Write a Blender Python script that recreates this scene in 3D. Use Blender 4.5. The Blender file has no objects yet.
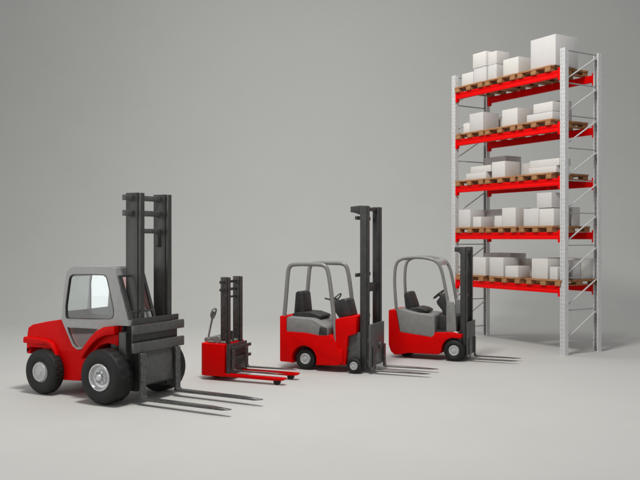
import bpy, bmesh, math, random
from mathutils import Vector, Matrix
from mathutils.geometry import tessellate_polygon
random.seed(7)
sc = bpy.context.scene
COL = sc.collection
K = 1.35            # everything below is laid out in 1/K metres and scaled to real size at the end
R = math.radians

# ------------------------------------------------------------------ materials
def mat(name, base, rough=.5, metal=0., coat=0., noise=0., nscale=20., bump=0., bscale=60., spec=.5, var=None, stretch=None):
    m = bpy.data.materials.new(name); m.use_nodes = True
    nt = m.node_tree; b = nt.nodes['Principled BSDF']
    b.inputs['Base Color'].default_value = (*base, 1)
    b.inputs['Roughness'].default_value = rough
    b.inputs['Metallic'].default_value = metal
    b.inputs['Coat Weight'].default_value = coat
    b.inputs['Coat Roughness'].default_value = .12
    b.inputs['Specular IOR Level'].default_value = spec
    tc = nt.nodes.new('ShaderNodeTexCoord'); vec = tc.outputs['Object']
    if stretch:
        mp = nt.nodes.new('ShaderNodeMapping'); mp.inputs['Scale'].default_value = stretch
        nt.links.new(vec, mp.inputs['Vector']); vec = mp.outputs['Vector']
    if noise > 0:
        n = nt.nodes.new('ShaderNodeTexNoise'); n.inputs['Scale'].default_value = nscale
        n.inputs['Detail'].default_value = 5; n.inputs['Roughness'].default_value = .6
        nt.links.new(vec, n.inputs['Vector'])
        r = nt.nodes.new('ShaderNodeValToRGB')
        lo = var if var else tuple(c*(1-noise) for c in base)
        hi = tuple(min(1, c*(1+noise)) for c in base)
        r.color_ramp.elements[0].position = .3; r.color_ramp.elements[1].position = .7
        r.color_ramp.elements[0].color = (*lo, 1); r.color_ramp.elements[1].color = (*hi, 1)
        nt.links.new(n.outputs['Fac'], r.inputs['Fac']); nt.links.new(r.outputs['Color'], b.inputs['Base Color'])
        mr = nt.nodes.new('ShaderNodeMapRange')
        mr.inputs['To Min'].default_value = max(.02, rough-.08); mr.inputs['To Max'].default_value = min(1, rough+.1)
        nt.links.new(n.outputs['Fac'], mr.inputs['Value']); nt.links.new(mr.outputs['Result'], b.inputs['Roughness'])
    if bump > 0:
        n2 = nt.nodes.new('ShaderNodeTexNoise'); n2.inputs['Scale'].default_value = bscale; n2.inputs['Detail'].default_value = 4
        nt.links.new(vec, n2.inputs['Vector'])
        bp = nt.nodes.new('ShaderNodeBump'); bp.inputs['Strength'].default_value = bump; bp.inputs['Distance'].default_value = .01
        nt.links.new(n2.outputs['Fac'], bp.inputs['Height']); nt.links.new(bp.outputs['Normal'], b.inputs['Normal'])
    return m

def glass(name, tint, refl):
    m = bpy.data.materials.new(name); m.use_nodes = True
    nt = m.node_tree; nt.nodes.clear()
    o = nt.nodes.new('ShaderNodeOutputMaterial'); mx = nt.nodes.new('ShaderNodeMixShader')
    t = nt.nodes.new('ShaderNodeBsdfTransparent'); t.inputs['Color'].default_value = (*tint, 1)
    g = nt.nodes.new('ShaderNodeBsdfGlossy'); g.inputs['Roughness'].default_value = .01
    mx.inputs['Fac'].default_value = refl
    nt.links.new(t.outputs[0], mx.inputs[1]); nt.links.new(g.outputs[0], mx.inputs[2]); nt.links.new(mx.outputs[0], o.inputs['Surface'])
    return m

M = {
 'floor': mat('studio floor', (.47, .467, .447), .62, noise=.015, nscale=.6, spec=.3),
 'red': mat('red paint', (.60, .0003, .0003), .48, coat=.0, spec=.09, noise=.05, nscale=7, bump=.05, bscale=45),
 'beam': mat('red beam enamel', (.74, .0004, .0006), .45, coat=.0, spec=.10, noise=.05, nscale=5),
 'black': mat('black mast steel', (.034, .034, .032), .42, noise=.28, nscale=16, bump=.12, bscale=90, stretch=(1, 1, .5)),
 'brown': mat('dark oiled steel', (.040, .034, .032), .4, noise=.45, nscale=20, bump=.1),
 'plate': mat('dark grey carriage steel', (.068, .069, .066), .4, noise=.22, nscale=14, bump=.15, bscale=70),
 'fork': mat('fork steel', (.10, .102, .10), .3, metal=.6, noise=.4, nscale=22),
 'groove': mat('black groove', (.004, .004, .004), .6),
 'tyre': mat('rubber', (.007, .0075, .007), .6, spec=.35, noise=.25, nscale=25, bump=.25, bscale=80),
 'rim': mat('painted rim', (.55, .56, .56), .33, metal=.35, noise=.12, nscale=18, bump=.05),
 'rim_flat': mat('pale rim', (.43, .435, .43), .42, metal=.2, noise=.16, nscale=22, bump=.1),
 'cab': mat('light grey cab paint', (.30, .30, .292), .38, coat=.2, noise=.07, nscale=9, bump=.06, bscale=50),
 'guard': mat('mid grey guard paint', (.19, .19, .182), .38, coat=.1, noise=.08, nscale=12),
 'cover': mat('grey moulded cover', (.2, .2, .193), .46, noise=.1, nscale=10, bump=.1, bscale=50),
 'seat': mat('black vinyl', (.022, .022, .021), .5, noise=.3, nscale=14, bump=.25, bscale=60),
 'plastic': mat('black plastic', (.03, .03, .03), .4, noise=.25, nscale=14),
 'galv': mat('galvanised steel', (.60, .60, .595), .42, metal=.15, noise=.14, nscale=26, bump=.06),
 'brace': mat('dark brace steel', (.33, .335, .33), .4, metal=.3, noise=.2, nscale=26),  # darker grey than the uprights, for the horizontal braces only
 'box': mat('white carton', (.59, .57, .548), .7, noise=.03, nscale=4, bump=.04, bscale=25, spec=.25),
 'wood': mat('pallet wood', (.34, .16, .062), .65, noise=.35, nscale=9, bump=.2, bscale=30, stretch=(1, 5, 5)),
 'chrome': mat('bright steel', (.75, .75, .75), .2, metal=1),
 'lens': mat('lamp lens', (.9, .88, .82), .15),
 'glass': glass('cab glass', (.93, .95, .95), .05),
 'glass2': glass('coated cab glass', (.9, .93, .93), .55),
 'screen': glass('red reflection tint glass', (.80, .60, .60), .18),  # red reflection and red interior are put into the tint of clear panes
}
def perforated(name):
    """galvanised upright with its rows of dark slots"""
    m = M['galv'].copy(); m.name = name; nt = m.node_tree; b = nt.nodes['Principled BSDF']
    src = b.inputs['Base Color'].links[0].from_socket
    tc = nt.nodes.new('ShaderNodeTexCoord'); sp = nt.nodes.new('ShaderNodeSeparateXYZ'); nt.links.new(tc.outputs['Object'], sp.inputs[0])
    def math_(op, a, bb=None):
        n = nt.nodes.new('ShaderNodeMath'); n.operation = op
        for i, v in enumerate((a, bb)):
            if v is None: continue
            if isinstance(v, (int, float)): n.inputs[i].default_value = v
            else: nt.links.new(v, n.inputs[i])
        return n.outputs[0]
    pz = math_('MODULO', math_('MULTIPLY', sp.outputs['Z'], 1/(.066*K)), 1.0)
    inz = math_('LESS_THAN', pz, .42)
    ax = math_('LESS_THAN', math_('ABSOLUTE', math_('SUBTRACT', math_('ABSOLUTE', sp.outputs['X']), .026*K)), .007*K)
    f = math_('MULTIPLY', inz, ax)
    mx = nt.nodes.new('ShaderNodeMix'); mx.data_type = 'RGBA'
    nt.links.new(f, mx.inputs['Factor']); nt.links.new(src, mx.inputs['A']); mx.inputs['B'].default_value = (.42, .42, .42, 1)
    nt.links.new(mx.outputs['Result'], b.inputs['Base Color'])
    return m
M['upright'] = perforated('perforated galvanised steel')

# ------------------------------------------------------------------ mesh builder
class MB:
    def __init__(s): s.bm = bmesh.new()
    def _merge(s, b, bev=0, seg=2, mtx=None, ang=25):
        bmesh.ops.recalc_face_normals(b, faces=b.faces)
        if bev > 0:
            es = [e for e in b.edges if len(e.link_faces) == 2 and e.calc_face_angle(0) > R(ang)]
            bmesh.ops.bevel(b, geom=es, offset=bev, segments=seg, profile=.5, affect='EDGES', clamp_overlap=True)
        if mtx: b.transform(mtx)
        me = bpy.data.meshes.new('tmp'); b.to_mesh(me); b.free(); s.bm.from_mesh(me); bpy.data.meshes.remove(me)
        return s
    def box(s, x0, x1, y0, y1, z0, z1, bev=.004, seg=2, mtx=None):
        b = bmesh.new(); v = [b.verts.new((x, y, z)) for x in (x0, x1) for y in (y0, y1) for z in (z0, z1)]
        for f in ((0,1,3,2),(4,6,7,5),(0,4,5,1),(2,3,7,6),(0,2,6,4),(1,5,7,3)): b.faces.new([v[i] for i in f])
        return s._merge(b, bev, seg, mtx)
    def prism(s, poly, y0, y1, bev=.006, seg=2, mtx=None, ang=25):
        """polygon in x,z pushed along y"""
        b = bmesh.new(); a = [b.verts.new((x, y0, z)) for x, z in poly]; c = [b.verts.new((x, y1, z)) for x, z in poly]
        b.faces.new(a); b.faces.new(c[::-1]); n = len(a)
        for i in range(n): b.faces.new((a[i], c[i], c[(i+1) % n], a[(i+1) % n]))
        return s._merge(b, bev, seg, mtx, ang)
    def plate(s, outer, holes, y0, y1, mtx=None):
        b = bmesh.new(); loops = [outer]+holes
        pts = [p for l in loops for p in l]
        tri = tessellate_polygon([[Vector((x, z, 0)) for x, z in l] for l in loops])
        A = [b.verts.new((x, y0, z)) for x, z in pts]; B = [b.verts.new((x, y1, z)) for x, z in pts]
        for t in tri:
            b.faces.new([A[i] for i in t]); b.faces.new([B[i] for i in t][::-1])
        o = 0
        for l in loops:
            n = len(l)
            for i in range(n):
                j = (i+1) % n; b.faces.new((A[o+i], B[o+i], B[o+j], A[o+j]))
            o += n
        return s._merge(b, 0, 2, mtx)
    def tube(s, pts, r, n=12, smooth=0, closed=False):
        P = [Vector(p) for p in pts]
        for _ in range(smooth):
            Q = []
            m = len(P)
            rng = range(m) if closed else range(m-1)
            if not closed: Q.append(P[0])
            for i in rng:
                a, c = P[i], P[(i+1) % m]; Q += [a*.75+c*.25, a*.25+c*.75]
            if not closed: Q.append(P[-1])
            P = Q
        b = bmesh.new(); rings = []; m = len(P); prev = None
        for i, p in enumerate(P):
            if closed: t = (P[(i+1) % m]-P[i-1]).normalized()
            else: t = (P[min(i+1, m-1)]-P[max(i-1, 0)]).normalized()
            if prev is None:
                u = t.orthogonal().normalized()
            else:
                u = (prev-t*prev.dot(t)).normalized()
            prev = u; w = t.cross(u)
            rr = r[i] if isinstance(r, (list, tuple)) else r
            rings.append([b.verts.new(p+(u*math.cos(2*math.pi*k/n)+w*math.sin(2*math.pi*k/n))*rr) for k in range(n)])
        for i in range(m if closed else m-1):
            q, q2 = rings[i], rings[(i+1) % m]
            off = 0
            if closed and i == m-1:
                off = min(range(n), key=lambda o: (q[0].co-q2[o].co).length)
            for k in range(n): b.faces.new((q[k], q[(k+1) % n], q2[(k+1+off) % n], q2[(k+off) % n]))
        if not closed: b.faces.new(rings[0][::-1]); b.faces.new(rings[-1])
        return s._merge(b)
    def lathe(s, prof, c, n=48, closed=True, mtx=None):
        """profile of (radius, y) turned about the y axis through c"""
        b = bmesh.new(); rings = []
        for r, y in prof:
            if r < 1e-5: rings.append([b.verts.new((c[0], c[1]+y, c[2]))])
            else: rings.append([b.verts.new((c[0]+r*math.cos(2*math.pi*k/n), c[1]+y, c[2]+r*math.sin(2*math.pi*k/n))) for k in range(n)])
        m = len(prof)
        for i in range(m if closed else m-1):
            q, q2 = rings[i], rings[(i+1) % m]
            for k in range(n):
                a = [q[k % len(q)], q[(k+1) % len(q)], q2[(k+1) % len(q2)], q2[k % len(q2)]]
                a = list(dict.fromkeys(a))
                if len(a) > 2: b.faces.new(a)
        return s._merge(b, 0, 2, mtx)
    def cyl(s, c, r, y0, y1, n=24, bev=.003, mtx=None):
        b = min(bev, r*.4, abs(y1-y0)*.4)
        if y1 < y0: b = -b
        return s.lathe([(0, y0), (r-abs(b), y0), (r, y0+b), (r, y1-b), (r-abs(b), y1), (0, y1)], (c[0], 0, c[1]), n, False, mtx)
    def build(s, name, m, parent=None):
        bmesh.ops.recalc_face_normals(s.bm, faces=s.bm.faces)
        me = bpy.data.meshes.new(name); s.bm.to_mesh(me); s.bm.free()
        for p in me.polygons: p.use_smooth = True
        me.set_sharp_from_angle(angle=R(38))
        me.materials.append(m)
        o = bpy.data.objects.new(name, me); COL.objects.link(o)
        if parent: o.parent = parent
        return o

def empty(name, label, cat, loc, rz=0, group=None):
    o = bpy.data.objects.new(name, None); COL.objects.link(o); o.empty_display_size = .2
    o.location = loc; o.rotation_euler = (0, 0, rz); o['label'] = label; o['category'] = cat
    if group: o['group'] = group
    return o
def kids(o): return [c for c in bpy.data.objects if c.parent == o]
def dup(o, parent=None):
    c = o.copy(); COL.objects.link(c); c.parent = parent
    for k in kids(o): dup(k, c)
    return c

# ------------------------------------------------------------------ studio sweep
def sweep():
    X0, X1, Y0, YB, RAD, ZT = -18., 18., -9., 17., 7., 13.
    prof = [(Y0+(YB-Y0)*i/10, 0) for i in range(11)]
    b = MB(); v = [[b.bm.verts.new((x, y, z)) for y, z in prof] for x in (X0, X1)]
    for i in range(len(prof)-1): b.bm.faces.new((v[0][i], v[1][i], v[1][i+1], v[0][i+1]))
    o = b.build('floor', M['floor']); o['kind'] = 'structure'; o['label'] = 'smooth pale grey studio floor under the machines and rack'
    prof = [(YB+RAD*math.sin(R(a)), RAD*(1-math.cos(R(a)))) for a in range(0, 91, 3)]+[(YB+RAD, ZT)]
    b = MB(); v = [[b.bm.verts.new((x, y, z)) for y, z in prof] for x in (X0, X1)]
    for i in range(len(prof)-1): b.bm.faces.new((v[0][i], v[1][i], v[1][i+1], v[0][i+1]))
    o = b.build('backdrop', M['floor']); o['kind'] = 'structure'; o['label'] = 'seamless grey studio backdrop rising behind the rack'
sweep()

# ------------------------------------------------------------------ wheels
def wheel(root, x, y, z, r, width, rr, side, style, lugs=0, name='wheel', lh=.006):
    """y: outer face; side -1 = outer face toward -y"""
    w = empty_part(name, root)
    s = 1 if side < 0 else -1            # inward direction
    c = (x, y, z); t = MB(); ch = r*.12
    sw = (r-rr)
    t.lathe([(rr, s*.012), (rr+sw*.12, s*.004), (rr+sw*.4, s*-.006), (rr+sw*.75, s*.002), (r-ch*.35, s*ch*.45), (r, s*ch), (r, s*(width-ch)), (r-ch*.35, s*(width-ch*.45)), (rr+sw*.5, s*width), (rr, s*(width-.01))], c, 56)
    for k in range(lugs):
        a = 2*math.pi*k/lugs
        for h in (0, 1):
            mt = Matrix.Translation(c) @ Matrix.Rotation(a+h*math.pi/lugs, 4, 'Y')
            ww = width*.5
            y0, y1 = (s*ch*.9, s*ww*.98) if h == 0 else (s*ww*1.02, s*(width-ch*.9))
            t.box(-r*.085, r*.085, min(y0, y1), max(y0, y1), r-.012, r+lh, .003, 1, mt)
    t.build('tyre', M['tyre'], w)
    q = MB()
    if style == 'dish':
        q.lathe([(rr+.004, s*.0), (rr, s*-.008), (rr*.92, s*-.008), (rr*.86, s*.012), (rr*.78, s*.03), (rr*.6, s*.034), (rr*.52, s*.012), (rr*.42, s*.006), (rr*.38, s*.016), (rr*.36, s*.03), (rr*.2, s*.03), (0, s*.03), (0, s*.08), (rr+.004, s*.08)], c, 48)
        o = q.build('rim', M['rim'], w)
        q = MB()
        q.lathe([(0, s*-.022), (rr*.2, s*-.02), (rr*.26, s*-.008), (rr*.27, s*.03), (0, s*.03)], c, 32, False)
        for k in range(8):
            a = 2*math.pi*k/8; px, pz = x+rr*.47*math.cos(a), z+rr*.47*math.sin(a)
            q.cyl((px, pz), .008, y+s*-.006, y+s*.02, 8, .001)
        q.build('hub', M['rim'], o)
    else:
        q.lathe([(0, s*-.014), (rr*.3, s*-.013), (rr*.34, s*-.006), (rr*.66, s*-.003), (rr*.72, s*-.011), (rr*.90, s*-.010), (rr*.94, s*.0), (rr+.003, s*.01), (rr+.003, s*.05), (0, s*.05)], c, 40, False)
        o = q.build('rim', M['rim_flat'], w)
    return w
def empty_part(name, root):
    o = bpy.data.objects.new(name, None); COL.objects.link(o); o.parent = root; o.empty_display_size = .05
    return o
def arc(cx, cz, r, a0, a1, n):
    return [(cx+r*math.cos(R(a0+(a1-a0)*i/n)), cz+r*math.sin(R(a0+(a1-a0)*i/n))) for i in range(n+1)]
def fork(root, y, wd, x0, x1, ztop, z0=.045, th=.028, back=.03, m='fork'):
    b = MB()
    rad = .03
    zt = z0+th
    poly = [(x0, ztop), (x0, z0+rad)] + [(x0+rad-rad*math.cos(R(a)), z0+rad-rad*math.sin(R(a))) for a in (30, 60, 90)] + \
           [(x1-.1, z0+.003), (x1, z0+th*.55), (x1, z0+th*.75), (x1-.25, zt)] + [(x0+back+.02, zt), (x0+back, zt+.02), (x0+back, ztop)]
    bb = bmesh.new()
    # blade narrows toward its tip
    def yw(x): return wd*(1 if x < x1-.28 else max(.45, (x1-x)/.28*.55+.45))
    a = [bb.verts.new((x, y-yw(x)/2, z)) for x, z in poly]; c = [bb.verts.new((x, y+yw(x)/2, z)) for x, z in poly]
    n = len(a); bb.faces.new(a); bb.faces.new(c[::-1])
    for i in range(n): bb.faces.new((a[i], c[i], c[(i+1) % n], a[(i+1) % n]))
    b._merge(bb, .003, 1)
    return b.build('fork', M[m], root)
def rail(root, x0, x1, y0, y1, z0, z1, m='black', inner=True, dy=1):
    """mast rail: an outer channel and the inner channel that slides in front of it"""
    b = MB(); d = x1-x0
    xm = x0+d*.80
    b.box(x0, xm, y0, y1, z0, z1, .004)
    o = b.build('mast_rail', M[m], root)
    g = MB().box(xm-.002, xm+d*.07, y0+.008, y1-.008, z0+.01, z1-.004, .001, 1); g.build('rail_groove', M['groove'], o)
    g = MB().box(xm+d*.07, x1, y0+.002, y1-.004, z0+.01, z1-.003, .003, 1); g.build('inner_channel', M[m], o)
    return o

# ------------------------------------------------------------------ 1. rough terrain forklift
def rough_terrain():
    rt = empty('rough_terrain_forklift', 'largest red forklift with closed light grey cab, big lugged tyres and tall black mast', 'forklift', (-1.826, 9.09, 0), R(-29.5), 'red forklift trucks on the studio floor')
    NW, FW = -.445, .198
    low = [(-1.655, .47), (-1.655, .52), (-1.58, .55), (-1.40, .555), (-1.297, .52), (-1.205, .37), (-1.169, .20), (-.792, .218), (-.743, .284), (-.66, .44), (-.574, .56), (-.48, .64), (-.36, .675), (-.26, .665), (-.20, .65)]
    hood = [(-1.655, .70), (-1.638, .78), (-1.56, .82), (-1.32, .867), (-1.075, .905)]
    vtop = [(-.20, .878), (-.407, .85), (-.574, .752), (-.695, .625), (-.76, .578), (-.82, .572), (-.891, .611), (-.985, .765), (-1.058, .895)]
    b = MB()
    b.prism(low+[(-.19, .878)]+vtop[1:]+hood[::-1], NW, .0, .012, 3, ang=30)
    b.prism(low+[(-.19, .82), (-.3, .84), (-1.06, .86)]+hood[::-1], .001, FW, .012, 3, ang=30)
    b.build('body', M['red'], rt)
    for y0, y1 in ((-.492, -.43), (.185, .245)):
        f = MB()
        f.prism([(-1.675, .655), (-1.66, .675), (-1.40, .668), (-1.27, .662), (-1.19, .625), (-1.135, .55), (-1.10, .40), (-1.13, .36), (-1.17, .52), (-1.22, .585), (-1.29, .612), (-1.42, .60), (-1.675, .60)], y0, y1, .012, 3)
        f.build('rear_fender', M['red'], rt)
    for y0, y1 in ((-.52, -.43), (.185, .23)):
        f = MB()
        f.prism([(-.72, .53), (-.66, .63), (-.56, .735), (-.46, .815), (-.36, .858), (-.28, .868), (-.19, .878), (-.185, .79), (-.26, .78), (-.34, .765), (-.45, .72), (-.55, .64), (-.64, .545), (-.69, .48)], y0, y1, .012, 3)
        f.build('front_fender', M['red'], rt)
    MB().box(-1.50, -.12, -.26, .26, .22, .56, .02).box(-.45, -.27, -.32, .32, .24, .40, .02).box(-.24, -.13, -.40, .36, .40, .80, .01).box(-1.53, -1.38, -.28, .28, .2, .34, .02).build('chassis', M['black'], rt)
    MB().box(-1.675, -1.60, -.443, .196, .468, .66, .02, 3).build('counterweight', M['red'], rt)
    # cab
    out = [(-1.062, .900), (-1.03, 1.195), (-.992, 1.41), (-.972, 1.462), (-.93, 1.497), (-.86, 1.516), (-.55, 1.522), (-.27, 1.522), (-.235, 1.505), (-.213, 1.43), (-.150, 1.25), (-.07, 1.02), (-.03, .885), (-.20, .882), (-.407, .854), (-.574, .756), (-.695, .629), (-.76, .582), (-.82, .576), (-.891, .615), (-.985, .768)]
    win = [(-1.0, .945), (-1.003, 1.06), (-.975, 1.22), (-.943, 1.38), (-.925, 1.412), (-.885, 1.432), (-.6, 1.438), (-.40, 1.436), (-.362, 1.415), (-.345, 1.38), (-.255, 1.07), (-.252, 1.0), (-.268, .962), (-.31, .945), (-.6, .93), (-.965, .918), (-.99, .925)]
    tri = [(-.975, .825), (-.49, .83), (-.585, .725), (-.705, .615), (-.765, .60), (-.83, .598), (-.88, .635), (-.955, .765)]
    cab = MB()
    cab.plate(out, [win[::-1], tri[::-1]], -.458, -.428)
    win2 = [(-1.01, .99), (-1.01, 1.40), (-.995, 1.43), (-.96, 1.44), (-.40, 1.436), (-.365, 1.415), (-.34, 1.36), (-.25, 1.07), (-.255, 1.0), (-.29, .965), (-.5, .95), (-.96, .945), (-.995, .96)]
    cab.plate(out, [win2[::-1]], -.03, .0)
    top = [(-.992, 1.41), (-.972, 1.462), (-.93, 1.497), (-.86, 1.516), (-.55, 1.522), (-.27, 1.522), (-.235, 1.505), (-.213, 1.43), (-.243, 1.435), (-.27, 1.485), (-.55, 1.488), (-.86, 1.482), (-.915, 1.465), (-.94, 1.44), (-.962, 1.40)]
    cab.prism(top, -.4285, -.0295, 0)
    cab.prism([(-1.0605, .905), (-1.049, 1.0), (-1.022, 1.0), (-1.03, .905)], -.4285, -.0295, 0)
    cab.prism([(-.076, 1.03), (-.032, .886), (-.068, .886), (-.112, 1.03)], -.4285, -.0295, 0)
    o = cab.build('cab', M['cab'], rt)
    MB().plate([(x*.999, z) for x, z in win], [], -.446, -.442).build('side_window', M['glass'], o)
    MB().plate([(x*.999, z) for x, z in win2], [], -.017, -.013).build('side_window', M['glass2'], o)
    MB().plate(tri, [], -.446, -.442).build('lower_window', M['screen'], o)
    def rim_band(loop, y0, y1, d=.012):
        cx = sum(p[0] for p in loop)/len(loop); cz = sum(p[1] for p in loop)/len(loop)
        inn = [(x+(cx-x)*d/abs(max(.2, math.hypot(cx-x, cz-z))), z+(cz-z)*d/max(.2, math.hypot(cx-x, cz-z))) for x, z in loop]
        return MB().plate(loop, [inn[::-1]], y0, y1)
    rim_band(win, -.4605, -.43).build('window_seal', M['plastic'], o)
    rim_band(tri, -.4605, -.43, .009).build('window_seal', M['guard'], o)
    # windscreen: lies between the two side walls, leaning back
    P0, P1 = Vector((-.213, 0, 1.43)), Vector((-.076, 0, 1.03))
    def ws(t, y, d=0):   # t 0 top .. 1 bottom
        p = P0.lerp(P1, t); n = Vector((.946, 0, .324)); return (p.x+n.x*d, y, p.z+n.z*d)
    def quad(t0, t1, ya, yb, d0, d1):
        b = bmesh.new(); v = [b.verts.new(ws(t, y, d)) for d in (d0, d1) for t in (t0, t1) for y in (ya, yb)]
        for f in ((0,1,3,2),(4,6,7,5),(0,4,5,1),(2,3,7,6),(0,2,6,4),(1,5,7,3)): b.faces.new([v[i] for i in f])
        return b
    w = MB(); w._merge(quad(.02, 1, -.39, -.05, -.012, -.008)); wo = w.build('windscreen', M['screen'], o)
    w = MB(); w._merge(quad(.0, 1.2, -.43, -.375, -.02, .004)); w._merge(quad(0, 1.2, -.045, -.005, -.02, .004)); w._merge(quad(0, .04, -.375, -.045, -.02, .004)); w._merge(quad(.98, 1.03, -.375, -.045, -.02, .004))
    w.build('windscreen_seal', M['plastic'], wo)
    MB().prism([(-1.043, 1.0), (-.985, 1.40), (-.980, 1.40), (-1.038, 1.0)], -.42, -.03, 0).build('rear_window', M['glass'], o)
    # seat, wheel
    s = MB(); s.prism([(-.93, .90), (-.97, 1.22), (-.93, 1.24), (-.86, .97), (-.62, .96), (-.62, .90)], -.36, -.15, .02, 3, mtx=Matrix.Translation((0, 0, -.34))).box(-.9, -.66, -.34, -.17, .54, .60, .01)
    s.build('seat', M['seat'], rt)
    s = MB(); c = Vector((-.40, -.22, .95)); rr = .085
    s.tube([c+Vector((math.cos(a)*rr*.85, math.sin(a)*rr, -math.cos(a)*rr*-.45)) for a in [2*math.pi*k/20 for k in range(20)]], .009, 8, closed=True)
    s.tube([c, (-.28, -.22, .80)], .014, 8).tube([c+Vector((0, -rr, 0)), c+Vector((0, rr, 0))], .007, 6)
    s.build('steering_wheel', M['plastic'], rt)
    MB().prism([(-.36, .60), (-.36, .85), (-.30, .88), (-.18, .88), (-.18, .60)], -.40, -.06, .01).build('dashboard', M['plastic'], rt)
    for n in [k for k in bpy.data.objects if k.parent and k.type == 'MESH' and (k.parent == rt or k.parent == o) and k.name.split('.')[0] != 'chassis']:
        for v in n.data.vertices:
            x, y, z = v.co
            if (n is o or n.parent is o) and y > -.25:      # the cab narrows toward its rear on the far side
                y -= .045*min(1, max(0, (-.2-x)/.85))
            v.co = (1.0183*x-.111, 1.0183*y+.128, 1.0183*z-.034)
    # wheels
    for y, sd in ((-.572, -1), (.572, 1)): wheel(rt, -.362, y, .312, .302, .25, .148, sd, 'dish', 20, lh=.0015)
    for y, sd in ((-.462, -1), (.462, 1)): wheel(rt, -1.425, y, .268, .260, .16, .118, sd, 'flat', 24, lh=.002)
    # mast
    for y0 in (-.262, .20): rail(rt, -.262, -.046, y0, y0+.075, .13, 2.35)
    for z0, z1, y0, y1 in ((2.265, 2.325, -.37, .37), (2.09, 2.155, -.37, .37), (1.895, 1.95, -.187, .20)):
        MB().box(-.215, -.165, y0, y1, z0, z1, .004).build('cross_bar', M['plate'], rt)
    MB().box(-.20, -.16, .16, .20, 1.74, 1.93, .006).build('hose_bracket', M['black'], rt)
    for y in (-.14, .15):
        MB().tube([(-.2, y, .2), (-.2, y, .9)], .03, 14).build('lift_cylinder', M['black'], rt)
    MB().box(-.23, -.05, -.187, .20, .26, .36, .006).build('mast_crossmember', M['black'], rt)
    # tilt cylinders
    # carriage
    cr = MB()
    cr.box(-.04, -.012, -.42, .355, .888, .955, .004).box(-.05, -.035, -.40, .355, .68, .80, .002).box(-.045, -.02, -.30, .275, .20, .60, .004)
    c0 = cr.build('carriage', M['black'], rt)
    for z0, z1 in ((.785, .885), (.580, .69)):
        MB().box(-.034, .008, -.42, .435, z0, z1, .005).build('carriage_bar', M['plate'], c0)
    MB().box(-.02, -.008, -.27, .235, .22, .58, .004).build('carriage_panel', M['plate'], c0)
    for y in (-.295, .295): fork(rt, y, .085, .0, 1.21, .575, .055, .03, .032)
    return rt
rough_terrain()

# ------------------------------------------------------------------ 2. pedestrian stacker
def stacker():
    rt = empty('pallet_stacker', 'small red walk-behind pallet stacker with tiller arm, black mast and two straddle legs', 'pallet stacker', (-.459, 10.24, 0), R(-22.5))
    b = MB()
    def rbox(x0, x1, y0, y1, z0, z1, rad, bev):
        q = bmesh.new(); pts = []
        for cx, cy, a0 in ((x1-.01, y1-.01, 0), (x0+rad, y1-rad, 90), (x0+rad, y0+rad, 180), (x1-.01, y0+.01, 270)):
            rr = rad if cx < (x0+x1)/2 else .01
            for k in range(6): a = R(a0+18*k); pts.append((cx+rr*math.cos(a), cy+rr*math.sin(a)))
        lo = [q.verts.new((x, y, z0)) for x, y in pts]; hi = [q.verts.new((x, y, z1)) for x, y in pts]; n = len(pts)
        q.faces.new(lo); q.faces.new(hi[::-1])
        for i in range(n): q.faces.new((lo[i], hi[i], hi[(i+1) % n], lo[(i+1) % n]))
        return q
    b._merge(rbox(-1.10, -.735, -.25, .30, .055, .475, .07, 0), .022, 3, ang=60)
    b.build('body', M['red'], rt)
    MB().box(-1.02, -.75, -.19, .25, .47, .505, .02, 3).prism([(-1.04, .50), (-.98, .56), (-.88, .565), (-.83, .50)], -.17, .22, .015, 3).cyl((-.87, .52), .05, -.20, -.05, 20).build('motor_cover', M['guard'], rt)
    w = empty_part('drive_wheel', rt); MB().cyl((-.98, .075), .075, -.05, .05, 28).build('tyre', M['tyre'], w)
    # tiller
    t = MB(); t.cyl((-1.12, .49), .035, -.04, .04, 20).box(-1.13, -1.06, -.04, .04, .44, .48, .01).tube([(-1.12, 0, .49), (-1.09, 0, .63), (-1.05, 0, .79)], .013, 10)
    o = t.build('tiller', M['guard'], rt)
    h = MB(); h.tube([(-1.05, -.02, .78), (-1.045, -.055, .815), (-1.03, -.06, .875), (-1.02, -.035, .905), (-1.02, .035, .905), (-1.03, .06, .875), (-1.045, .055, .815), (-1.05, .02, .78)], .012, 8, 2)
    h.box(-1.065, -1.03, -.03, .03, .77, .87, .012).build('tiller_handle', M['guard'], o)
    # mast
    for y0 in (-.175, .155): rail(rt, -.83, -.71, y0, y0+.06, .08, 1.335, 'brown')
    for z0, z1, y0, y1 in ((1.255, 1.29, -.26, .25), (1.155, 1.19, -.26, .25), (1.06, 1.085, -.115, .155)):
        MB().box(-.80, -.77, y0, y1, z0, z1, .003).build('cross_bar', M['black'], rt)
    MB().tube([(-.77, .02, .1), (-.77, .02, .62)], .028, 14).build('lift_cylinder', M['black'], rt)
    c = MB().box(-.70, -.675, -.22, .27, .07, .47, .004).build('carriage', M['brown'], rt)
    for z0, z1 in ((.395, .435), (.262, .30)):
        MB().box(-.675, -.645, -.20, .335, z0, z1, .004).build('carriage_bar', M['black'], c)
    MB().box(-.705, -.655, -.245, -.215, .06, .47, .004).build('carriage_side', M['black'], c)
    # legs
    for y in (-.205, .205):
        l = MB(); l.prism([(-.735, .060), (-.735, .098), (-.2, .095), (.10, .092), (.115, .085), (.10, .062), (.03, .058), (-.05, .052)], y-.045, y+.045, .006, 2)
        o = l.build('straddle_leg', M['red'], rt)
        for yy in ((y-.03, y+.03),):
            MB().cyl((0, .041), .041, yy[0], yy[1], 24).build('load_wheel', M['tyre'], o)
    for y in (-.18, .18): fork(rt, y, .06, -.645, .09, .40, .125, .018, .02, 'fork')
    return rt
stacker()

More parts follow.
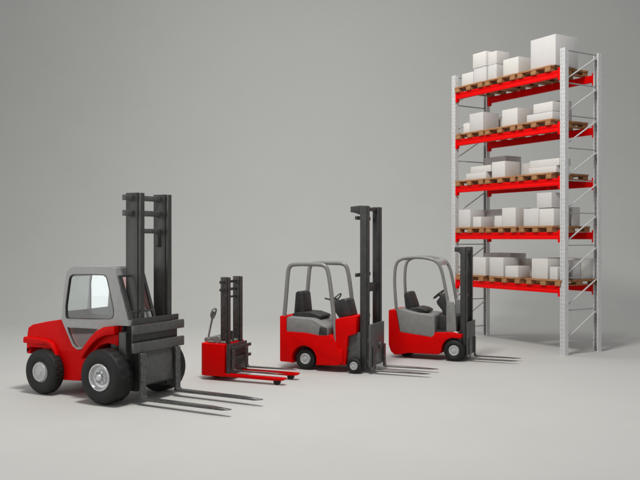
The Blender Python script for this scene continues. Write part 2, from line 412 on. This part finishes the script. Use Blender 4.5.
# ------------------------------------------------------------------ shared: seats and steering wheels
def steering(root, c, r, tilt, colbase):
    s = MB(); c = Vector(c); ca, sa = math.cos(tilt), math.sin(tilt)
    s.tube([c+Vector((math.cos(a)*r*ca, math.sin(a)*r, math.cos(a)*r*sa)) for a in [2*math.pi*k/24 for k in range(24)]], .010, 8, closed=True)
    s.tube([c+Vector((0, -r, 0)), c+Vector((0, r, 0))], .008, 6).tube([c, Vector(colbase)], .016, 10)
    s.tube([c, c+Vector((-r*ca, 0, -r*sa))], .008, 6)
    return s.build('steering_wheel', M['plastic'], root)

# ------------------------------------------------------------------ 3. forklift with double hoop guard
def hoop_truck():
    rt = empty('counterbalance_forklift', 'red three-wheel forklift with two separate grey roof hoops and a tall black mast', 'forklift', (.458, 10.85, 0), R(-23), 'red forklift trucks on the studio floor')
    NW, FW = .0, .74
    arch = [(x, z) for x, z in arc(-.742, .155, .192, 200, -20, 14)]
    b = MB()
    b.prism([(-1.112, .12), (-1.10, .105), (-.93, .10)]+arch+[(-.555, .088), (-.23, .098), (-.165, .15), (-.165, .30), (-.23, .325), (-.26, .37), (-.30, .465), (-.36, .505), (-.50, .492), (-.62, .510), (-.72, .525), (-1.02, .53), (-1.02, .74), (-1.112, .745)], NW, FW, .010, 3, ang=30)
    b.build('body', M['red'], rt)
    MB().prism([(-.285, .10), (-.13, .105), (-.10, .50), (.02, .54), (.035, .775), (.02, .79), (-.265, .735), (-.285, .72)], .03, .58, .012, 3).build('front_cowl', M['red'], rt)
    g = MB(); g.prism([(-1.018, .50), (-1.018, .715), (-1.0, .735), (-.64, .722), (-.57, .70), (-.50, .66), (-.41, .63), (-.385, .60), (-.385, .48)], .012, FW-.012, .018, 3, ang=30)
    o = g.build('battery_cover', M['cover'], rt)
    MB().prism([(-.52, .505), (-.51, .60), (-.49, .62), (-.395, .60), (-.395, .505)], .004, .02, .006, 2).build('cover_recess', M['plastic'], o)
    MB().box(-.40, -.10, .06, FW-.06, .30, .345, .004).build('footwell', M['plastic'], rt)
    # guard hoops
    for y, e in ((.06, 0), (.70, .045)):
        p = [(-1.075+e, y, .70), (-1.05+e, y, .95), (-1.02+e, y, 1.30), (-1.0+e, y, 1.455), (-.88+e, y, 1.478), (-.62+e, y, 1.478), (-.44+e, y, 1.472), (-.39+e, y, 1.35), (-.335+e, y, .95), (-.27+e, y, .34)]
        MB().tube(p, .030, 12, 3).build('guard_hoop', M['guard'], rt)
    # seat
    s = MB(); s.prism([(-.99, .76), (-.965, 1.06), (-.94, 1.085), (-.87, 1.08), (-.855, 1.05), (-.825, .80), (-.86, .76)], .20, .50, .022, 3)
    s.prism([(-1.0, .72), (-.99, .775), (-.84, .80), (-.70, .795), (-.56, .755), (-.545, .735), (-.57, .705), (-.80, .70)], .17, .53, .018, 3)
    s.build('seat', M['seat'], rt)
    c = MB(); c.prism([(-.40, .90), (-.37, .955), (-.24, 1.0), (-.18, .99), (-.12, .76), (-.29, .70), (-.36, .80)], .22, .50, .02, 3)
    c.build('steering_console', M['plastic'], rt)
    steering(rt, (-.40, .36, .985), .095, R(48), (-.28, .36, .90))
    MB().tube([(-.50, .50, .93), (-.56, .47, .965), (-.62, .47, .975)], .012, 8).tube([(-.50, .50, .93), (-.40, .50, .86)], .008, 8).build('control_lever', M['plastic'], rt)
    # wheels
    wheel(rt, -.742, .04, .155, .150, .12, .078, -1, 'flat', 0)
    wheel(rt, -.742, FW-.04, .155, .150, .12, .078, 1, 'flat', 0)
    wheel(rt, 0, -.005, .108, .106, .08, .058, -1, 'flat', 0)
    wheel(rt, 0, .745, .108, .106, .08, .058, 1, 'flat', 0)
    MB().box(-.125, .06, .085, .575, .105, .555, .006).build('mast_mount', M['plate'], rt)
    for y0 in (.12, .64): rail(rt, .045, .165, y0, y0+.07, .05, 2.285)
    MB().prism([(-.10, 2.275), (.045, 2.29), (.045, 2.16), (-.04, 2.19), (-.10, 2.20)], .13, .23, .006).build('mast_bracket', M['black'], rt)
    for z in (2.095, 1.31): MB().box(-.025, .01, .11, .66, z, z+.05, .004).build('cross_bar', M['black'], rt)
    MB().box(  .05, .12, .19, .64, 2.22, 2.27, .004).build('mast_crossmember', M['black'], rt)
    MB().box(.06, .12, .19, .64, 1.10, 1.22, .006).build('mast_crossmember', M['black'], rt)
    c = MB().box(.20, .235, .03, .60, .10, .672, .005).build('carriage', M['plate'], rt)
    MB().cyl((0, 0), .05, -.02, .02, 24, mtx=Matrix.Translation((.24, .40, .36)) @ Matrix.Rotation(R(90), 4, 'Z')).build('roller', M['plate'], c)
    for z in (.42, .14): MB().box(.17, .20, .05, .60, z, z+.06, .003).build('carriage_bar', M['black'], c)
    for y in (.13, .555): fork(rt, y, .07, .24, 1.03, .36, .035, .02, .022)
    return rt
hoop_truck()

# ------------------------------------------------------------------ 4. forklift with framed guard
def frame_truck():
    rt = empty('electric_forklift', 'red forklift nearest the rack with curved grey overhead guard and short black mast', 'forklift', (1.995, 11.93, 0), R(-24), 'red forklift trucks on the studio floor')
    NW, FW = .0, .62
    arch = arc(0, .162, .19, 178, 92, 8)
    body = [(-1.028, .20), (-.995, .10), (-.935, .05), (-.84, .055), (-.72, .088), (-.24, .092), (-.205, .11)]+arch+[(.04, .345), (.10, .345), (.115, .375), (.10, .41), (.03, .437), (-.288, .425), (-.337, .35), (-.84, .405), (-.86, .45), (-.912, .738), (-1.028, .735)]
    MB().prism(body, NW, FW, .014, 3, ang=30).build('body', M['red'], rt)
    g = MB(); g.prism([(-.905, .735), (-.868, .765), (-.581, .70), (-.32, .682), (-.30, .66), (-.292, .375), (-.337, .346), (-.84, .40), (-.85, .44)], .002, FW-.002, .016, 3, ang=30)
    MB().box(-.18, .08, .13, .49, .10, .42, .01).build('front_axle_housing', M['plastic'], rt)
    g.build('side_cover', M['cover'], rt)
    MB().box(-.30, -.11, .03, FW-.03, .41, .45, .004).box(-.25, .03, .10, FW-.06, .42, .67, .01).build('footwell', M['plastic'], rt)
    # guard
    for y in (.055, .565):
        p = [(-.915, y, .72), (-.935, y, .95), (-.95, y, 1.20), (-.93, y, 1.45), (-.84, y, 1.525), (-.66, y, 1.548), (-.47, y, 1.545), (-.32, y, 1.515), (-.23, y, 1.44), (-.175, y, 1.26), (-.10, y, .84)]
        MB().tube(p, .024, 12, 3).build('guard_rail', M['guard'], rt)
    MB().prism([(-.36, 1.525), (-.26, 1.49), (-.225, 1.435), (-.235, 1.43), (-.27, 1.475), (-.365, 1.508)], .06, .56, .003).build('guard_header', M['cab'], rt)
    for y in (.16, .26, .36, .46): MB().tube([(-.86, y, 1.51), (-.66, y, 1.545), (-.47, y, 1.54), (-.33, y, 1.51)], .007, 6, 1).build('roof_bar', M['guard'], rt)
    MB().tube([(-.86, .055, 1.51), (-.86, .565, 1.51)], .014, 8).build('guard_crossbar', M['guard'], rt)
    for y0 in (.03, .54):
        MB().prism([(-.125, .43), (-.125, .84), (-.11, .90), (-.02, .885), (.01, .80), (.03, .43)], y0, y0+.05, .012, 3).build('front_pillar', M['cover'], rt)
    s = MB(); s.prism([(-.80, .74), (-.835, .95), (-.825, 1.0), (-.78, 1.015), (-.74, 1.0), (-.66, .78), (-.70, .74)], .16, .46, .02, 3)
    s.prism([(-.76, .70), (-.74, .765), (-.60, .785), (-.50, .765), (-.44, .73), (-.46, .705)], .14, .48, .018, 3)
    s.build('seat', M['seat'], rt)
    MB().prism([(-.34, .87), (-.29, .93), (-.25, 1.0), (-.19, .96), (-.14, .60), (-.22, .60), (-.25, .74), (-.32, .82)], .24, .42, .015, 3).build('steering_console', M['plastic'], rt)
    steering(rt, (-.32, .33, .975), .10, R(40), (-.24, .33, .88))
    MB().tube([(-.20, .12, .58), (-.17, .12, .50), (-.16, .12, .45)], .012, 8).build('pedal', M['plastic'], rt)
    for y, sd in ((.0, -1), (FW, 1)): wheel(rt, 0, y, .162, .158, .12, .08, sd, 'flat', 0)
    w = empty_part('rear_wheel', rt); MB().cyl((-.82, .10), .10, .20, .30, 28).cyl((-.82, .10), .10, .34, .44, 28).build('tyre', M['tyre'], w)
    # mast
    for y0 in (.115, .46): rail(rt, .068, .165, y0, y0+.075, .06, 1.71)
    MB().prism([(-.02, 1.705), (.068, 1.71), (.068, 1.60), (.035, 1.635), (-.02, 1.64)], .12, .20, .005).build('mast_bracket', M['black'], rt)
    for z in (1.60, .95): MB().box(.10, .14, .19, .46, z, z+.06, .004).build('cross_bar', M['black'], rt)
    MB().tube([(.11, .325, .15), (.11, .325, .95)], .022, 14).build('lift_cylinder', M['black'], rt)
    MB().box(.04, .10, .06, .56, .10, .40, .006).build('mast_mount', M['black'], rt)
    h = MB().box(.03, .09, .02, .10, .40, .45, .008).build('headlight', M['plastic'], rt)
    MB().box(.0, .055, .012, .03, .425, .445, .004).build('lens', M['lens'], h)
    c = MB().box(.17, .195, .09, .56, .09, .585, .005).build('carriage', M['plate'], rt)
    for y in (.16, .46): fork(rt, y, .06, .20, .91, .34, .03, .018, .02)
    return rt
frame_truck()

# ------------------------------------------------------------------ 5. pallet rack; local x runs along its face away from the near upright, local y toward the front
RO = (3.828, 12.5); RA = R(121.8295); L = 2.655; D = .86
LV = [1.085, 1.938, 2.79, 3.644, 4.497]
def rack():
    rt = empty('pallet_rack', 'tall galvanised pallet rack with five pairs of red beams, standing at the right', 'pallet rack', (RO[0], RO[1], 0), RA)
    for x0 in (0, L-.1):
        fr = empty_part('end_frame', rt)
        for yf in (0, -D+.08):
            b = MB(); sx = x0+.05; y1, y0 = yf, yf-.08
            # hat section: web at the front (or back), flanges toward the middle
            q = MB()
            front = yf == 0
            a = 1 if front else -1
            yb = y1 if front else y0
            poly = [(-.05, 0), (-.018, 0), (-.014, -.010), (.014, -.010), (.018, 0), (.05, 0), (.05, -.08), (.024, -.08), (.024, -.075), (.046, -.075), (.046, -.006), (.02, -.006), (.016, -.015), (-.016, -.015), (-.02, -.006), (-.046, -.006), (-.046, -.075), (-.024, -.075), (-.024, -.08), (-.05, -.08)]
            bb = bmesh.new(); lo = [bb.verts.new((x, a*y, 0)) for x, y in poly]; hi = [bb.verts.new((x, a*y, 4.83)) for x, y in poly]; n = len(poly)
            bb.faces.new(lo); bb.faces.new(hi[::-1])
            for i in range(n): bb.faces.new((lo[i], hi[i], hi[(i+1) % n], lo[(i+1) % n]))
            q._merge(bb)
            o = q.build('upright', M['upright'], fr); o.location = (sx, yb, 0)
            MB().box(-.065, .065, -.10 if front else -.03, .03 if front else .10, .0, .008, .001, 1).build('foot_plate', M['galv'], o)
        zs = [.194+.5118*k for k in range(10)]
        xm = x0+.05
        for k, z in enumerate(zs):
            MB().box(xm-.012, xm+.012, -D+.07, -.07, z-.008, z+.008, .002, 1).build('horizontal_brace', M['brace'], fr)
            if k < 9:
                z2 = zs[k+1]-.035; z1 = z+.045
                MB().tube([(xm, -.06, z1), (xm, -D+.06, z2)], .012, 8).build('diagonal_brace', M['galv'], fr)
    for z in LV:
        for yf, s in ((-.004, 1), (-D+.004, -1)):
            y0, y1 = (yf-.05, yf) if s > 0 else (yf, yf+.05)
            b = MB()
            # box beam with a shallow rib along its face
            yo, yi = (y1, y0) if s > 0 else (y0, y1)
            poly = [(yi, z-.115), (yo, z-.115), (yo, z-.075), (yo-s*.006, z-.068), (yo-s*.006, z-.045), (yo, z-.038), (yo, z), (yi, z)]
            mt = Matrix(((0, 1, 0, 0), (1, 0, 0, 0), (0, 0, 1, 0), (0, 0, 0, 1)))
            b.prism(poly, .145, L-.145, .003, 1, mt)
            o = b.build('beam', M['beam'], rt)
            for xa, xb in ((.101, .147), (L-.147, L-.101)):
                MB().box(xa, xb, min(yo, yi)-.006, max(yo, yi)+.006, z-.165, z+.035, .003, 1).build('beam_connector', M['beam'], o)
    return rt
rack()
RM = Matrix.Translation((RO[0], RO[1], 0)) @ Matrix.Rotation(RA, 4, 'Z')
SH = ['bottom', 'second lowest', 'middle', 'second highest', 'top']

def make_pallet():
    p = empty('wooden_pallet', '', 'pallet', (0, 0, 0), RA, 'wooden pallets lying on the rack beams')
    W, DP = .74, .90
    b = MB()
    for k in range(7):
        y = -DP/2+.06+k*(DP-.12)/6
        b.box(-W/2, W/2, y-.052, y+.052, .070, .098, .003, 1)
    for x in (-.31, 0, .31): b.box(x-.05, x+.05, -DP/2+.01, DP/2-.01, .060, .0695, .002, 1)
    b.build('deck', M['wood'], p)
    for x in (-.30, 0, .30):
        for y in (-DP/2+.065, 0, DP/2-.065):
            MB().box(x-.055, x+.055, y-.06, y+.06, .0145, .0598, .003, 1).build('block', M['wood'], p)
        MB().box(x-.055, x+.055, -DP/2+.004, DP/2-.004, .001, .0143, .002, 1).build('bottom_board', M['wood'], p)
    return p
first = make_pallet(); used = False
PX = {0: (.44, 1.30, 2.16), 1: (.60, 1.37, 2.16), 2: (.62, 1.40, 2.18), 3: (.63, 1.40, 2.17), 4: (.63, 1.40, 2.17)}
for lv in range(5):
    for i, u in enumerate(PX[lv]):
        p = dup(first) if used else first; used = True
        j = random.uniform(-.012, .012)
        loc = RM @ Vector((u+random.uniform(-.008, .008), -.415+j, LV[lv]+.001)); p.location = loc
        p.rotation_euler = (0, 0, RA+R(random.uniform(-.7, .7)))
        p['label'] = '%s of the three brown wooden pallets on the %s shelf of the rack' % (('rightmost', 'middle', 'leftmost')[i], SH[lv])

# cartons: level, u0 (right end), u1 (left end), y of the front face, depth, base above the beams, height, label
T = .101
C = [
 (4, 2.10, 2.40, -.02, .30, T, .225, 'small white carton at the far left end of the top shelf'),
 (4, 1.775, 2.085, -.02, .30, T, .265, 'white carton on the top shelf with another carton stacked on it'),
 (4, 1.77, 2.10, -.01, .31, T+.267, .26, 'white carton stacked highest at the left of the top shelf'),
 (4, 1.55, 1.765, -.05, .32, T, .265, 'narrow white carton on the top shelf, under the smaller stacked one'),
 (4, 1.545, 1.765, -.05, .30, T+.267, .225, 'smaller stacked carton right beside the highest one at the left of the top shelf'),
 (4, 1.01, 1.36, -.02, .42, T, .285, 'white carton with one dark side at the middle of the top shelf'),
 (4, .215, .745, -.03, .52, T, .49, 'biggest white carton, a tall block at the right of the top shelf'),
 (3, 2.20, 2.36, -.02, .30, T, .175, 'small low carton at the left end of the second highest shelf'),
 (3, 1.845, 2.195, -.02, .37, T, .325, 'tall white carton at the left of the second highest shelf'),
 (3, 1.74, 1.99, -.50, .30, T, .28, 'grey-shaded carton behind the tall one at the left of the second highest shelf'),
 (3, 1.03, 1.385, -.02, .42, T, .285, 'white carton alone at the middle of the second highest shelf'),
 (3, .27, .82, -.02, .36, T, .125, 'long flat carton lying at the right of the second highest shelf, lower of two'),
 (3, .27, .675, -.02, .34, T+.127, .155, 'flat white carton stacked on the long one on the second highest shelf'),
 (3, .52, .96, -.50, .26, T, .38, 'shaded carton rising behind the flat pair at the right of the second highest shelf'),
 (2, 1.775, 2.29, -.02, .36, T, .115, 'long flat carton at the left of the middle shelf, lower of two'),
 (2, 1.68, 2.19, -.04, .30, T+.117, .115, 'flat white carton stacked on the long one at the left of the middle shelf'),
 (2, 1.73, 2.27, -.45, .38, T, .42, 'wide grey-shaded carton standing at the back left of the middle shelf'),
 (2, 1.32, 1.63, -.02, .36, T, .27, 'white cube-like carton left of centre on the middle shelf'),
 (2, 1.03, 1.29, -.40, .34, T, .24, 'shaded carton at the back near the centre of the middle shelf'),
 (2, .20, .77, -.02, .30, T, .105, 'long flat carton at the right of the middle shelf, lower of two'),
 (2, .15, .77, -.04, .26, T+.107, .115, 'flat white carton stacked on the long one at the right of the middle shelf'),
 (1, 2.165, 2.475, -.01, .34, T, .32, 'tall white carton at the left end of the second lowest shelf'),
 (1, 1.88, 2.085, .0, .30, T, .185, 'small front carton beside the tall one at the left of the second lowest shelf'),
 (1, 1.78, 2.36, -.45, .36, T, .325, 'wide shaded carton at the back left of the second lowest shelf'),
 (1, 1.38, 1.555, -.01, .28, T, .19, 'small carton touching the left side of the middle one on the second lowest shelf'),
 (1, 1.06, 1.375, -.01, .36, T, .32, 'white carton at the middle of the second lowest shelf'),
 (1, .555, .88, -.01, .34, T, .29, 'left of the two equal front cartons at the right of the second lowest shelf'),
 (1, .24, .54, -.01, .36, T, .28, 'right of the two equal front cartons at right of the second lowest shelf'),
 (1, .29, .60, -.02, .34, T+.292, .245, 'white carton stacked on the front pair of the second lowest shelf'),
 (1, .25, .62, -.46, .18, T, .31, 'shaded carton seen through the end frame on the second lowest shelf'),
 (0, 1.775, 2.11, -.01, .30, T, .32, 'white carton partly behind the short black mast on the bottom shelf'),
 (0, 1.34, 1.675, -.01, .36, T, .325, 'white carton left of the centre front of the bottom shelf'),
 (0, .985, 1.28, .01, .28, T, .19, 'small carton standing in front at the centre of the bottom shelf'),
 (0, 1.62, 2.28, -.46, .38, T, .39, 'long shaded carton showing above the others at the back left of the bottom shelf'),
 (0, .96, 1.42, -.47, .36, T, .30, 'shaded carton at the back behind the small centre one on the bottom shelf'),
 (0, .365, .70, -.01, .36, T, .325, 'tall white carton right of centre on the bottom shelf'),
 (0, .14, .30, .01, .26, T, .20, 'small carton at the front right of the bottom shelf, next to the upright'),
 (0, .10, .80, -.50, .30, T, .33, 'long shaded carton at the back right of the bottom shelf'),
 (0, .10, .30, -.29, .19, T, .30, 'shaded carton seen through the end frame on the bottom shelf'),
]
cm = []
for i in range(5):
    m = M['box'].copy(); m.name = 'white carton %d' % i; k = (1, .96, 1.03, .92, .985)[i]
    r = [n for n in m.node_tree.nodes if n.type == 'VALTORGB'][0]
    for e in r.color_ramp.elements: e.color = (min(.86, e.color[0]*k), min(.85, e.color[1]*k), min(.84, e.color[2]*k*(1.01 if i % 2 else .98)), 1)
    cm.append(m)
for i, (lv, u0, u1, yf, dp, zb, h, lab) in enumerate(C):
    w = u1-u0
    b = MB().box(-w/2, w/2, -dp/2, dp/2, 0, h-.002, .003, 2)
    o = b.build('carton', cm[i % 5])
    o.location = RM @ Vector(((u0+u1)/2, yf-dp/2, LV[lv]+zb)); o.rotation_euler = (0, 0, RA+R(random.uniform(-.8, .8)) if zb < T+.01 else RA)
    o['label'] = lab; o['category'] = 'box'; o['group'] = 'white cartons stacked on the rack pallets'

# ------------------------------------------------------------------ lamps, world, camera
def area(name, loc, target, sx, sy, power, color=(1, 1, 1)):
    l = bpy.data.lights.new(name, 'AREA'); l.shape = 'RECTANGLE'; l.size = sx; l.size_y = sy; l.energy = power; l.color = color
    o = bpy.data.objects.new(name, l); COL.objects.link(o); o.location = loc
    d = Vector(target)-Vector(loc); o.rotation_euler = d.to_track_quat('-Z', 'Y').to_euler()
    return o
area('overhead_softbox', (-.5, 7.4, 9.2), (.8, 11.2, 0), 1.8, 1.6, 810, (1, .985, .955))
area('side_softbox', (-8.2, 6.2, 2.2), (0, 9.6, 1.2), 6.0, 4.2, 130, (1, .995, .98))
area('backdrop_fill', (-.3, 14.3, 9.3), (.3, 23, .0), 10, 2, 410, (1, 1, .97))  # added fill lamp, only there to brighten the backdrop
wd = bpy.data.worlds.new('World'); sc.world = wd; wd.use_nodes = True
wd.node_tree.nodes['Background'].inputs['Color'].default_value = (.95, .97, 1, 1)
wd.node_tree.nodes['Background'].inputs['Strength'].default_value = .39
cam = bpy.data.cameras.new('camera'); co = bpy.data.objects.new('camera', cam); COL.objects.link(co); sc.camera = co
cam.sensor_width = 36; cam.lens = 45; cam.clip_end = 300; cam.clip_start = .05
co.location = (0, 0, 1.84); co.rotation_euler = (R(90-.122), 0, 0)

# ------------------------------------------------------------------ to real size
for me in bpy.data.meshes:
    me.transform(Matrix.Scale(K, 4))
for o in bpy.data.objects:
    o.location = o.location*K
    if o.type == 'LIGHT': o.data.size *= K; o.data.size_y *= K; o.data.energy *= K*K
vs = sc.view_settings; sc.display_settings.display_device = 'sRGB'
vs.view_transform = 'Standard'; vs.look = 'None'; vs.exposure = 0; vs.gamma = 1
sc.cycles.use_denoising = True
